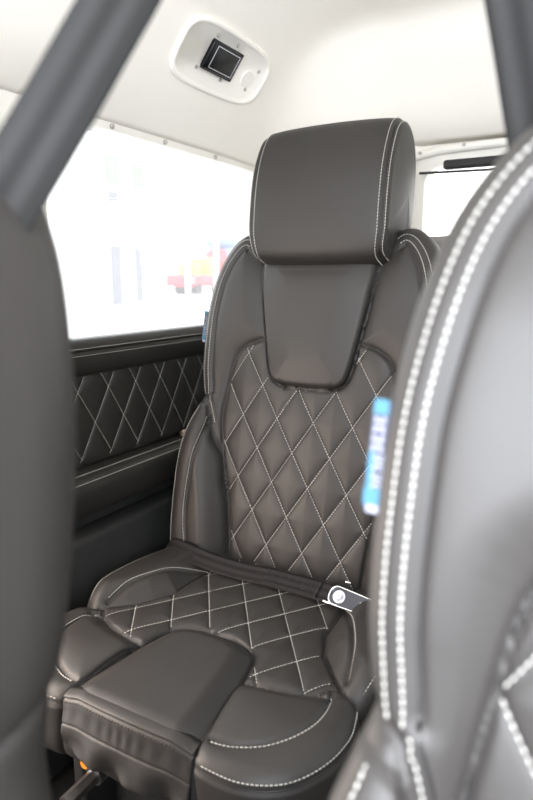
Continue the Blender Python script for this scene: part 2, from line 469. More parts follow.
# ------------------------------------------------------------------ side trim panels (left and right)
QY0, QZ = 1.07, -.25
def strip_surface(name, y0, y1, z0, z1, fx, m, parent, ny=200, nz=60, back=.02, x_sign=1):
    ys = np.linspace(y0, y1, ny); zs = np.linspace(z0, z1, nz)
    YY, ZZ = np.meshgrid(ys, zs); X = fx(YY.ravel(), ZZ.ravel())
    V = np.stack([X, YY.ravel(), ZZ.ravel() + Z0], 1)
    B = V.copy(); B[:, 0] = -XW
    F = []
    for j in range(nz - 1):
        for i in range(ny - 1):
            a = j * ny + i; F.append((a, a + ny, a + ny + 1, a + 1))
    N = len(V)
    ring = [i for i in range(ny)] + [j * ny + ny - 1 for j in range(1, nz)] + [(nz - 1) * ny + i for i in range(ny - 2, -1, -1)] + [j * ny for j in range(nz - 2, 0, -1)]
    V2 = list(V) + [(-XW, V[i][1], V[i][2]) for i in ring]
    for k in range(len(ring)):
        k2 = (k + 1) % len(ring); F.append((ring[k], ring[k2], N + k2, N + k))
    F.append(tuple(N + k for k in range(len(ring))))
    return link_mesh(name, V2, F, m, parent)
def side_trim():
    t = empty('door_trim', (0, 0, 0), 'dark leather side trim with white diamond quilting below the left window', 'trim panel')
    XP = -1.035
    def fq(y, z):
        d = lattice_dist(np.stack([y, z], 1), QY0, QZ, .0955, .0775)
        puff = .0042 * (1 - np.exp(-d / .014)) - .0016 * np.exp(-(d / .0018) ** 2)
        edge = .008 * (1 - np.exp(-np.minimum(z + .425, -.205 - z).clip(0) / .006))
        return XP + puff + edge - .006
    q = strip_surface('quilted_panel', .82, 1.80, -.425, -.205, fq, M['leather_trim'], t, 420, 100)
    st = Stitch()
    for a, b in lattice(QY0, QZ, .0955, .0775, (.82, 1.80, -.42, -.212)):
        P = a + (b - a) * np.linspace(0, 1, 3000)[:, None]
        for run in clip_runs(P, (P[:, 1] > -.412) & (P[:, 1] < -.214)):
            x = fq(run[:, 0], run[:, 1]); st.row(np.stack([x + .0007, run[:, 0], run[:, 1] + Z0], 1), .0062, .76, .0008)
    st.build('stitching', M['thread'], q)
    # padded sill under the glass
    def fs(y, z):
        d1 = np.abs(z + .150); d2 = np.abs(z + .160)
        roll = .022 * np.sqrt(np.clip(1 - ((z + .172) / .042) ** 2, 0, 1)) + .004
        return XP + roll - .0035 * np.exp(-(np.abs(z + .158) / .0022) ** 2)
    s_ = strip_surface('sill_pad', .80, 1.82, -.214, -.131, fs, M['leather_trim'], t, 120, 70)
    st = Stitch(); yy = np.linspace(.80, 1.8, 300)
    for z in (-.151, -.166):
        st.row(np.stack([fs(yy, np.full(300, z)) + .0006, yy, np.full(300, z + Z0)], 1), .0062, .76, .0007)
    st.build('stitching', M['thread'], s_)
    return t
side_trim()
# padded arm rest: a long box with leather cover, front overhang
def armrest():
    t = empty('armrest', (-XW, 1.1, Z0 - .47), 'long dark leather armrest pad under the quilted side panel', 'armrest')
    loc = lambda p: (p[0] + XW, p[1] - 1.1, p[2] + .47)
    prof = [(-XW + .002, -.424), (-1.03, -.426), (-1.00, -.428), (-.982, -.434), (-.972, -.447), (-.970, -.465), (-.974, -.49), (-.982, -.512), (-.995, -.523), (-1.02, -.530), (-XW + .002, -.532)]
    P = catmull(prof, 60, closed=False); ys = np.linspace(.84, 1.405, 110); V = []; F = []
    for y in ys:
        e_ = min(y - .84, 1.405 - y); k = .012 * (1 - math.sqrt(max(0, 1 - max(0, 1 - e_ / .012) ** 2)))
        for (x, z) in P:
            d = min(abs((x, z)[1] + .4445), 9)
            V.append(loc((max(x - k, -XW), y, z - (k if z > -.48 else -k))))
    n = len(P)
    for j in range(len(ys) - 1):
        for i in range(n): F.append((j * n + i, j * n + (i + 1) % n, (j + 1) * n + (i + 1) % n, (j + 1) * n + i))
    F.append(tuple(range(n))); F.append(tuple((len(ys) - 1) * n + i for i in range(n - 1, -1, -1)))
    b = link_mesh('cover', V, F, M['leather_trim'], t)
    st = Stitch(); yy = np.linspace(.845, 1.395, 200)
    for (x, z) in ((-1.0, -.4270), (-.977, -.4385)):
        st.row(np.array([loc((x, y, z)) for y in yy]), .0062, .78, .0008)
    st.build('stitching', M['thread'], b)
armrest()
bm = bmesh.new(); box(bm, (-XW + .03, 1.47, Z0 - .47), (.055, .10, .13), .008); box(bm, (-XW + .05, 1.40, Z0 - .485), (.02, .02, .08), .004)
tag(bm_obj('armrest_bracket', bm, M['black']), 'black bracket behind the armrest end, beside the seat', 'bracket')
# latches near the end of the arm rest
for k, (y, x, z, lb) in enumerate(((1.33, -1.015, -.417, 'small round metal stud on the armrest, nearest the quilting stitches'), (1.365, -.985, -.420, 'front metal stud at the armrest end beside the seat'), (1.405, -1.005, -.412, 'rear metal stud at the armrest end beside the seat'))):
    bm = bmesh.new(); cyl(bm, (0, 0, -.006), (0, 0, .004), .011, seg=18); cyl(bm, (0, 0, .004), (0, 0, .009), .008, .005, seg=18)
    tag(bm_obj('metal_stud', bm, M['brass'], loc=(x, y, Z0 + z)), lb, 'stud', 'metal studs on the armrest end')
bm = bmesh.new(); box(bm, (0, 0, 0), (.012, .07, .006), .002); tag(bm_obj('metal_bar', bm, M['steel'], loc=(-1.01, 1.45, Z0 - .397)), 'thin metal latch bar behind the armrest studs', 'latch')
# inner wheel-arch box below the arm rest
bm = bmesh.new(); box(bm, (-1.025, 1.25, Z0 - .83), (.068, 1.3, .52), .015); tag(bm_obj('wheel_arch_cover', bm, M['dark_wall']), 'dark plain panel low on the side below the armrest', 'panel')

# ------------------------------------------------------------------ the seat
def tube(pts, r, seg=7):
    pts = np.asarray(pts, float); keep = np.r_[True, np.linalg.norm(np.diff(pts, axis=0), axis=1) > 1e-5]; pts = pts[keep]
    T = np.gradient(pts, axis=0); T /= np.linalg.norm(T, axis=1)[:, None]
    V = []; F = []; up = np.array([.12, .35, .93])
    for p, t in zip(pts, T):
        a = np.cross(t, up); a /= np.linalg.norm(a) + 1e-9; b = np.cross(t, a)
        for j in range(seg):
            an = 2 * math.pi * j / seg; V.append(p + (a * math.cos(an) + b * math.sin(an)) * r)
    for i in range(len(pts) - 1):
        for j in range(seg):
            F.append((i * seg + j, i * seg + (j + 1) % seg, (i + 1) * seg + (j + 1) % seg, (i + 1) * seg + j))
    F.append(tuple(range(seg))); F.append(tuple((len(pts) - 1) * seg + j for j in range(seg - 1, -1, -1)))
    return V, F
class Tubes:
    def __init__(s): s.V = []; s.F = []
    def add(s, pts, r):
        if len(pts) < 3: return
        v, f = tube(pts, r); o = len(s.V); s.V += list(v); s.F += [tuple(i + o for i in q) for q in f]
    def build(s, name, m, parent): return link_mesh(name, s.V, s.F, m, parent)

HC = Z0 - .683                 # crease between cushion and backrest, above the floor
LEAN = R_(10)
QU, QV, QDU, QDV = -.0215, .143, .0935, .0745
def resample(P, n=200): return catmull(P, n, closed=False)

def build_back(root):
    ins = catmull(mirror([(0, .56), (.10, .552), (.135, .545), (.172, .530), (.197, .500), (.212, .432), (.222, .344), (.209, .26), (.184, .153), (.166, 0), (.163, -.065), (0, -.065)]), 160)
    neck = catmull(mirror([(0, .76), (.10, .76), (.147, .755), (.143, .72), (.134, .65), (.118, .56), (.104, .49), (.094, .462), (.072, .447), (.035, .4435), (0, .443)]), 150)
    low_in = [(.243, .328), (.235, .30), (.211, .26), (.199, .20), (.185, .153), (.167, 0), (.163, -.07)]
    low = np.array(low_in + [(.5, -.07), (.5, .42), (.29, .405), (.262, .395), (.252, .365)])
    lowL = low * [-1, 1]
    low_st = [(.2475, .352), (.250, .325), (.256, .285), (.265, .22), (.271, .144), (.268, .084), (.254, .013), (.244, -.03)]
    sh_seam = [(.132, .60), (.150, .70), (.165, .745), (.185, .785)]
    seams = []
    for s_ in (1, -1):
        seams.append((np.array(low_in) * [s_, 1], .006)); seams.append((resample(np.array(low_st) * [s_, 1], 60), .004))
        seams.append((np.array([(.243, .328), (.252, .365), (.262, .395), (.29, .405), (.40, .42)]) * [s_, 1], .004))
    outline = mirror([(0, .742), (.07, .742), (.125, .752), (.160, .782), (.190, .800), (.222, .792), (.252, .757), (.274, .705), (.292, .62), (.297, .54), (.296, .47), (.288, .405), (.292, .375), (.302, .335), (.312, .275), (.319, .21), (.322, .12), (.318, .03), (.300, -.045), (.20, -.075), (0, -.075)])
    inpoly = lambda uv: inside(uv, ins)
    op_ = catmull(outline, 360); T_ = np.roll(op_, -2, 0) - np.roll(op_, 2, 0); T_ /= np.linalg.norm(T_, axis=1)[:, None]; N_ = np.stack([T_[:, 1], -T_[:, 0]], 1)
    if np.mean(np.einsum('ij,ij->i', op_ - [0, .3], N_)) < 0: N_ = -N_
    pip = op_ - N_ * (.036 + .0005)
    pip_runs = [pip[(op_[:, 1] > .405) & (op_[:, 0] * s_ > .168)] for s_ in (1, -1)]
    def h(uv):
        u = np.abs(uv[:, 0]); v = uv[:, 1]
        d = np.minimum(dist_poly(uv, ins, True), dist_poly(uv, neck, True)); d = np.where(inpoly(uv) | inside(uv, neck), 0, d)
        amp = .048 - .036 * sst(v, .24, .46)
        hh = amp * sst(d, -.004, .055)
        lo = inside(uv, low) | inside(uv, lowL); dl = np.minimum(dist_poly(uv, np.array(low_in)), dist_poly(uv, np.array(low_in) * [-1, 1]))
        hh = hh + .013 * np.where(lo, sst(dl, 0, .012), 0) * (1 - sst(v, .30, .41) * .7)
        hh = hh + .004 * np.exp(-(uv[:, 0] / .12) ** 2)
        nk = inside(uv, neck); dn = dist_poly(uv, neck, True)
        hh = hh + np.where(nk, .006 + .010 * sst(dn, 0, .012) + .008 * sst(dn, .01, .08), 0)
        hh = hh - .016 * sst(v, .66, .80)              # shoulders roll back
        return hh
    def g(uv, e):
        dI = dist_poly(uv, ins, True); dN = dist_poly(uv, neck, True); nk = inside(uv, neck); ii = inpoly(uv) & ~nk
        ds = np.minimum(np.where(nk, 9, dI), dN)
        ds = np.where((dI < dN) & nk, dN, ds)
        for p in [q_[0] for q_ in seams] + pip_runs: ds = np.minimum(ds, dist_poly(uv, p))
        out_ = .006 * (1 - np.exp(-ds / .012)) - .0045 * np.exp(-(ds / .0034) ** 2)
        dq = lattice_dist(uv, QU, QV, QDU, QDV)
        out_ = out_ + np.where(ii, .0052 * (1 - np.exp(-dq / .017)) - .0014 * np.exp(-(dq / .0024) ** 2), 0)
        de = np.abs(e - .060); v = uv[:, 1]
        out_ = out_ - np.where(e > 0, .0030 * np.exp(-(de / .0035) ** 2), 0) * (v > .33)
        return out_
    P = Pillow(outline, (0, .30), .036, .125, (0, 0, HC), (1, 0, 0), (0, math.sin(LEAN), math.cos(LEAN)), h, g)
    def cls(uv, e):
        c = np.zeros(len(uv), int)
        nk = inside(uv, neck) & (e <= 0); ii = inpoly(uv) & ~nk & (e <= 0)
        c[ii] = 1; c[nk] = 2
        rest = ~nk & ~ii
        c[rest & inside(uv, low)] = 3; c[rest & inside(uv, lowL)] = 4
        c[(e > .060) & (c == 0) & (uv[:, 0] > 0)] = 5; c[(e > .060) & (c == 0) & (uv[:, 0] <= 0)] = 6
        return c
    prt = P.parts(cls)
    names = {0: 'upper_bolster', 1: 'quilted_back_panel', 2: 'neck_pad', 3: 'lower_bolster', 4: 'lower_bolster', 5: 'side_gusset', 6: 'side_gusset'}
    objs = {}
    for k, (V, F, N) in prt.items(): objs[k] = link_mesh(names[k], V, F, M['leather'], root, norms=N)
    # quilting threads
    st = Stitch()
    for a, b in lattice(QU, QV, QDU, QDV, (-.25, .25, -.06, .57)):
        L_ = a + (b - a) * np.linspace(0, 1, 700)[:, None]
        dI = dist_poly(L_, ins, True); dN = dist_poly(L_, neck, True)
        ok = inpoly(L_) & ~inside(L_, neck) & (dI > .004) & (dN > .005) & (L_[:, 1] > -.05)
        for run in clip_runs(L_, ok): st.row(P.front(run, .0008))
    st.build('stitching', M['thread'], objs[1])
    # edge piping and double rows of stitches around the shoulders
    uo = P.Pout
    mask = (uo[:, 1] > .405) & (np.abs(uo[:, 0]) > .168)
    idx = np.where(mask)[0]
    runs = np.split(idx, np.where(np.diff(idx) > 1)[0] + 1)
    st = Stitch(); tb = Tubes()
    for r_ in runs:
        f0, f1 = r_[0] / P.nth, r_[-1] / P.nth
        st.row(P.edge_row(.0085, f0, f1)); st.row(P.edge_row(.0205, f0, f1)); tb.add(P.edge_row(-.0005, f0, f1, .0002), .0016)
    for s_ in (1, -1):
        q = resample(np.array([(.2565, .402), (.250, .385), (.2435, .362), (.237, .335)]) * [s_, 1], 60); st.row(P.at(q, .0006)); tb.add(P.at(q - [s_ * .0065, 0], 0), .0015)
    st.build('stitching', M['thread'], objs[0]); tb.build('piping', M['piping'], objs[0])
    # seam lines: insert outline, neck pad outline
    tb = Tubes(); q = ins[(ins[:, 1] > -.05)]; 
    loop = np.vstack([ins, ins[:1]]); loop = resample(loop[::4], 500)
    for run in clip_runs(loop, (~inside(loop, neck)) & (loop[:, 1] > -.04)): tb.add(P.front(run, .0004), .0011)
    tb.build('seam', M['piping'], objs[1])
    tb = Tubes(); loop = resample(np.vstack([neck, neck[:1]])[::3], 400)
    for run in clip_runs(loop, loop[:, 1] < .735): tb.add(P.front(run, .0006), .0014)
    tb.build('seam', M['piping'], objs[2])
    for k, s_ in ((3, 1), (4, -1)):
        st = Stitch(); tb = Tubes()
        q = resample(np.array(low_st) * [s_, 1], 160); st.row(P.at(q + [s_ * .0045, 0], .0006)); tb.add(P.at(q, .0), .0013)
        ii_ = np.where((uo[:, 1] > .02) & (uo[:, 1] < .385) & (uo[:, 0] * s_ > .2))[0]; st.row(P.edge_row(.024, ii_[0] / P.nth, ii_[-1] / P.nth))
        st.build('stitching', M['thread'], objs[k]); tb.build('piping', M['piping'], objs[k])
    # hard back shell
    V = [v - np.array([0, .002, 0]) for v in P.V[list(P.cap)]]; n = len(V)
    cb = np.array([0, math.sin(LEAN) * .3, HC + math.cos(LEAN) * .3]) - P.en * .155
    V2 = [cb + (v - cb) * .86 - P.en * .018 for v in V]
    link_mesh('back_shell', V + V2 + [cb - P.en * .03], [(i, (i + 1) % n, n + (i + 1) % n, n + i) for i in range(n)] + [(n + i, n + (i + 1) % n, 2 * n) for i in range(n)], M['leather'], root)
    return P

def build_head(root, P):
    """wrap-around headrest: one profile in (v,d), carried across u, domed side caps"""
    prof = catmull([(.728, .030), (.740, .055), (.775, .068), (.83, .074), (.90, .074), (.96, .062), (1.010, .036), (1.033, -.008), (1.028, -.050), (.995, -.082), (.94, -.100), (.86, -.104), (.78, -.096), (.735, -.074), (.722, -.03)], 150)
    cc = prof.mean(0); T = np.roll(prof, -2, 0) - np.roll(prof, 2, 0); T /= np.linalg.norm(T, axis=1)[:, None]; N = np.stack([T[:, 1], -T[:, 0]], 1)
    if np.mean(np.einsum('ij,ij->i', prof - cc, N)) < 0: N = -N
    W = .144; r = .023
    stn = []                                            # (u, inset, scale, e)
    for u in np.linspace(0, W, 42): stn.append((u, 0, 1, u - W))
    for a in np.linspace(0, math.pi / 2, 13)[1:]: stn.append((W + r * math.sin(a), r * (1 - math.cos(a)), 1, r * a))
    e0 = r * math.pi / 2
    for t in np.linspace(0, 1, 16)[1:]: stn.append((W + r + .010 * math.sin(t * math.pi / 2), r, 1 - t, e0 + .09 * t))
    vd = lambda u, q: np.array([0, 0, HC]) + u * P.eu + q[:, :1] * P.ev + q[:, 1:] * P.en
    def ring(s_, stn_, lift=0):
        u, ins_, sc, e = stn_
        g = -.0032 * math.exp(-((e - .010) / .0032) ** 2) + .004 * (1 - math.exp(-abs(e - .010) / .02))
        if sc < 1: g *= sc
        uu = u
        # front face gently crowned, narrower towards the top
        q = cc + (prof - cc) * (1 - ins_ / .125) + N * (g + lift + .004 * math.cos(min(u / W, 1) * math.pi / 2))
        q = cc + (q - cc) * sc if sc < 1 else q
        tap = 1 - .045 * (1 - sst(prof[:, 0], .722, .79)) * sc
        R0 = vd(0, q); return R0 + (s_ * u * tap + .010)[:, None] * P.eu
    parts = {}
    np_ = len(prof)
    full = [ring(-1, s_) for s_ in stn[:0:-1]] + [ring(1, s_) for s_ in stn]
    E = [s_[3] for s_ in stn[:0:-1]] + [s_[3] for s_ in stn]; side = [-1] * (len(stn) - 1) + [1] * len(stn)
    G = np.array(full); du = np.roll(G, -1, 1) - np.roll(G, 1, 1); dv = np.gradient(G, axis=0); nn = np.cross(du, dv); nn /= np.linalg.norm(nn, axis=2)[..., None] + 1e-12
    if (nn[len(full) // 2] * (G[len(full) // 2] - G[len(full) // 2].mean(0))).sum() < 0: nn = -nn
    nn[:2] = -P.eu; nn[-2:] = P.eu
    groups = {'front_cover': [], 'side_left': [], 'side_right': []}
    for i in range(len(full) - 1):
        em = (E[i] + E[i + 1]) / 2; k = 'front_cover' if em < .010 else ('side_left' if side[i] < 0 else 'side_right')
        groups[k].append(i)
    objs = []
    for k, rows in groups.items():
        V = np.vstack([G[r_] for r_ in range(rows[0], rows[-1] + 2)]); NV = np.vstack([nn[r_] for r_ in range(rows[0], rows[-1] + 2)]); F = []
        for a in range(len(rows)):
            for j in range(np_): F.append((a * np_ + j, (a + 1) * np_ + j, (a + 1) * np_ + (j + 1) % np_, a * np_ + (j + 1) % np_))
        objs.append((k, V, F, NV))
    hr = link_mesh('headrest', objs[0][1], objs[0][2], M['leather'], root, norms=objs[0][3])
    for k, V, F, NV in objs[1:]: link_mesh('side_cover', V, F, M['leather'], hr)
    st = Stitch(); tb = Tubes()
    def at_e(e, s_, lift):
        if e <= 0: u = W + e; ins_ = 0
        else: a = e / r; u = W + r * math.sin(a); ins_ = r * (1 - math.cos(a))
        g_ = ring(s_, (u, ins_, 1, e), lift)
        return np.vstack([g_, g_[:1]])
    for s_ in (1, -1):
        st.row(at_e(.002, s_, .0006)); st.row(at_e(.019, s_, .0006)); tb.add(at_e(.010, s_, .0004), .0018)
    st.build('stitching', M['thread'], hr); tb.build('piping', M['piping'], hr)

def build_cushion(root):
    CU, CV, CDU, CDV = .0265, -.2345, .0925, .0648
    pad = catmull(mirror([(0, -.292), (.045, -.296), (.085, -.315), (.099, -.345), (.111, -.40), (.122, -.48), (.127, -.53), (.128, -.58), (.128, -.66), (.128, -.80), (0, -.80)]), 220)
    sb = [(.150, .03), (.168, -.06), (.172, -.13), (.175, -.20), (.196, -.25), (.228, -.295), (.262, -.330), (.275, -.342)]
    fb = [(.262, -.330), (.242, -.356), (.200, -.374), (.150, -.384), (.108, -.392)]
    quilt = catmull(mirror([(0, .04), (.10, .04), (.150, .03)] + sb[1:7] + fb[1:] + [(.10, -.42), (0, -.42)]), 260)
    qpoly = np.vstack([np.array([(0, .04), (.150, .04)] + sb[1:7] + fb[1:] + [(.108, -.45)]), (np.array([(0, .04), (.150, .04)] + sb[1:7] + fb[1:] + [(.108, -.45)]) * [-1, 1])[::-1]])
    st2 = [(.135, -.05), (.182, -.11), (.222, -.185), (.250, -.25), (.266, -.315)]
    pinch = [(.275, -.342), (.30, -.352), (.40, -.36)]
    fband = [(.138, -.527), (.17, -.522), (.215, -.500), (.250, -.462), (.264, -.42), (.262, -.375), (.250, -.345)]
    outline = mirror([(0, .045), (.16, .045), (.24, .02), (.282, -.06), (.308, -.15), (.318, -.24), (.313, -.305), (.302, -.345), (.309, -.385), (.316, -.43), (.305, -.485), (.270, -.535), (.215, -.562), (.155, -.565), (.11, -.560), (.06, -.560), (0, -.560)])
    mir = lambda p, s_: np.array(p) * [s_, 1]
    def h(uv):
        u = np.abs(uv[:, 0]); w_ = uv[:, 1]
        d = np.full(len(uv), 9.)
        for s_ in (1, -1): d = np.minimum(d, dist_poly(uv, mir(sb, s_)))
        inq = inside(uv, qpoly)
        side_ = (~inq) & (w_ > -.36) & (u > .12)
        hh = np.where(side_, .036 * sst(d, -.004, .055), 0) * (1 - .5 * sst(w_, -.10, .04)) * sst(w_, -.375, -.33)
        df = np.minimum(dist_poly(uv, mir(fb, 1)), dist_poly(uv, mir(fb, -1)))
        ip = inside(uv, pad); fr = (~inq) & (w_ < -.33) & ~ip
        hh = hh + np.where(fr, .014 * sst(df, 0, .04), 0) * sst(-w_, .33, .375)
        ip = inside(uv, pad); dp = dist_poly(uv, pad, True)
        hh = hh + np.where(ip, -.001 + .015 * sst(dp, 0, .045), 0)
        hh = hh - np.where(ip, .001, .016) * sst(-w_, .44, .575)
        return hh
    curves = []
    for s_ in (1, -1):
        for c in (sb, fb, pinch): curves.append(mir(c, s_))
        curves.append(resample(mir(st2, s_), 50))
    def g(uv, e):
        ip = inside(uv, pad); ds = dist_poly(uv, pad, True)
        dd = np.full(len(uv), 9.)
        for c in curves: dd = np.minimum(dd, dist_poly(uv, c))
        for s_ in (1, -1): dd = np.minimum(dd, dist_poly(uv, resample(mir(fband, s_), 50)) + .0)
        ds = np.where(ip, ds, np.minimum(ds, dd))
        o_ = .007 * (1 - np.exp(-ds / .012)) - .0045 * np.exp(-(ds / .0034) ** 2)
        dq = lattice_dist(uv, CU, CV, CDU, CDV)
        o_ = o_ + np.where(inside(uv, qpoly) & ~ip, .0062 * (1 - np.exp(-dq / .016)) - .0014 * np.exp(-(dq / .0024) ** 2), 0)
        fr = (uv[:, 1] < -.35)
        o_ = o_ - np.where((e > 0) & fr, .003 * np.exp(-((e - .034) / .0035) ** 2), 0)
        o_ = o_ + np.where(ip, .0012 * np.sin(uv[:, 0] * 38 + 1.5) * sst(-uv[:, 1], .42, .56), 0)
        return o_
    P = Pillow(outline, (0, -.26), .027, .13, (0, 0, HC + .013), (1, 0, 0), (0, 1, 0), h, g)
    def cls(uv, e):
        c = np.zeros(len(uv), int); ip = inside(uv, pad); iq = inside(uv, qpoly) & ~ip
        c[uv[:, 1] < -.345] = 3
        c[(uv[:, 0] < 0) & (c == 0)] = 4; c[(uv[:, 0] < 0) & (c == 3)] = 5
        c[iq & (e < 0)] = 1; c[ip & (e < .034)] = 2
        c[(e > .034)] = 6
        return c
    names = {0: 'side_bolster', 4: 'side_bolster', 1: 'quilted_seat_panel', 2: 'thigh_pad', 3: 'front_bolster', 5: 'front_bolster', 6: 'cushion_side'}
    objs = {}
    for k, (V, F, N) in P.parts(cls).items(): objs[k] = link_mesh(names[k], V, F, M['leather'], root, norms=N)
    st = Stitch()
    for a, b in lattice(CU, CV, CDU, CDV, (-.30, .30, -.42, .04)):
        L_ = a + (b - a) * np.linspace(0, 1, 800)[:, None]
        dm = np.minimum(*[dist_poly(L_, mir(sb + fb, s_)) for s_ in (1, -1)])
        ok = inside(L_, qpoly) & ~inside(L_, pad) & (dist_poly(L_, pad, True) > .006) & (dm > .004) & (L_[:, 1] < .02)
        for run in clip_runs(L_, ok): st.row(P.front(run, .0008))
    st.build('stitching', M['thread'], objs[1])
    tb = Tubes(); loop = resample(np.vstack([pad, pad[:1]])[::3], 400)
    for run in clip_runs(loop, loop[:, 1] > -.53): tb.add(P.front(run, -.001), .0011)
    tb.build('seam', M['piping'], objs[2])
    for kk, ks, s_ in ((0, 3, 1), (4, 5, -1)):
        st = Stitch(); tb = Tubes()
        q = resample(mir(st2, s_), 160); st.row(P.at(q + [s_ * .005, 0], .0006)); tb.add(P.at(q, -.0004), .0011)
        q = resample(mir(sb, s_), 200); tb.add(P.at(q, -.001), .0011)
        st.build('stitching', M['thread'], objs[kk]); tb.build('seam', M['piping'], objs[kk])
        st = Stitch(); tb = Tubes()
        q = resample(mir(fband, s_), 200); tb.add(P.at(q, -.0002), .0012); st.row(P.at(q + np.array([s_ * .0035, -.005]), .0006))
        uo = P.Pout; idx = np.where((uo[:, 1] < -.365) & (uo[:, 0] * s_ > .142))[0]; st.row(P.edge_row(.027, idx[0] / P.nth, idx[-1] / P.nth)); tb.add(P.edge_row(.034, idx[0] / P.nth, idx[-1] / P.nth, 0), .0013)
        idx = np.where((uo[:, 1] > -.335) & (uo[:, 1] < -.03) & (uo[:, 0] * s_ > .13))[0]; st.row(P.edge_row(.020, idx[0] / P.nth, idx[-1] / P.nth))
        st.build('stitching', M['thread'], objs[ks]); tb.build('seam', M['piping'], objs[ks])
    # ruched skirt hanging in front of the thigh pad
    def sk(a, b):
        x = a * .1300 * (1 - .02 * b); s0 = P.at(np.stack([np.clip(a * .116, -.078, .078), np.full(len(a), -.5465)], 1), -.0005); s0[:, 2] -= .011 * (1 - sst(.128 - np.abs(a * .124), 0, .045)); z = s0[:, 2] * (1 - b) + (HC + .026) * b - .122 * b
        fold = .0075 * sst(b, .38, .85) * np.sin(a * 8.2 + 2.6 * b + .4) + .003 * sst(b, .5, .9) * np.sin(a * 15 - 3 * b) + .0006 * np.sin(a * 33 + 2 * np.sin(a * 5)) * np.exp(-((b - .28) / .12) ** 2)
        y = s0[:, 1] - .0005 - .0155 * np.sin(np.clip(b / .045, 0, 1) * math.pi / 2) ** .7 - .005 * np.sin(np.clip(b * 1.6, 0, 1) * math.pi / 2) - .006 * sst(b, .2, .6) + fold + .022 * sst(b, .82, 1.0) + .006 * a * a
        y = y - .003 * (1 - np.exp(-np.abs(b - .075) / .03)) + .0025 * np.exp(-((b - .43) / .012) ** 2) + .0022 * np.exp(-((b - .075) / .014) ** 2)
        return np.stack([x, y, z], -1)
    na, nb = 150, 80; A, B = np.meshgrid(np.linspace(-1, 1, na), np.linspace(0, 1, nb)); A = A.ravel(); B = B.ravel()
    Vf = sk(A, B); Vb = Vf + np.array([0, .010, -.001]); n = len(Vf); F = []
    for j in range(nb - 1):
        for i in range(na - 1):
            a = j * na + i; F.append((a, a + na, a + na + 1, a + 1)); F.append((n + a, n + a + 1, n + a + na + 1, n + a + na))
    rg = list(range(na)) + [j * na + na - 1 for j in range(1, nb)] + [(nb - 1) * na + i for i in range(na - 2, -1, -1)] + [j * na for j in range(nb - 2, 0, -1)]
    for k in range(len(rg)): k2 = (k + 1) % len(rg); F.append((rg[k], rg[k2], n + rg[k2], n + rg[k]))
    s_ = link_mesh('front_skirt', np.vstack([Vf, Vb]), F, M['leather'], root)
    st = Stitch(); a = np.linspace(-.98, .98, 200)
    for b in (.115,): st.row(sk(a, np.full(200, b)) - [0, .0006, 0], .0068, .62, .0011)
    st.build('dark_stitching', M['dark_thread'], s_)
    st = Stitch()
    for b in (.43, .992): st.row(sk(a, np.full(200, b)) - [0, .0003, 0], .0062, .7, .0007)
    st.build('stitching', M['leather'], s_)
    return P

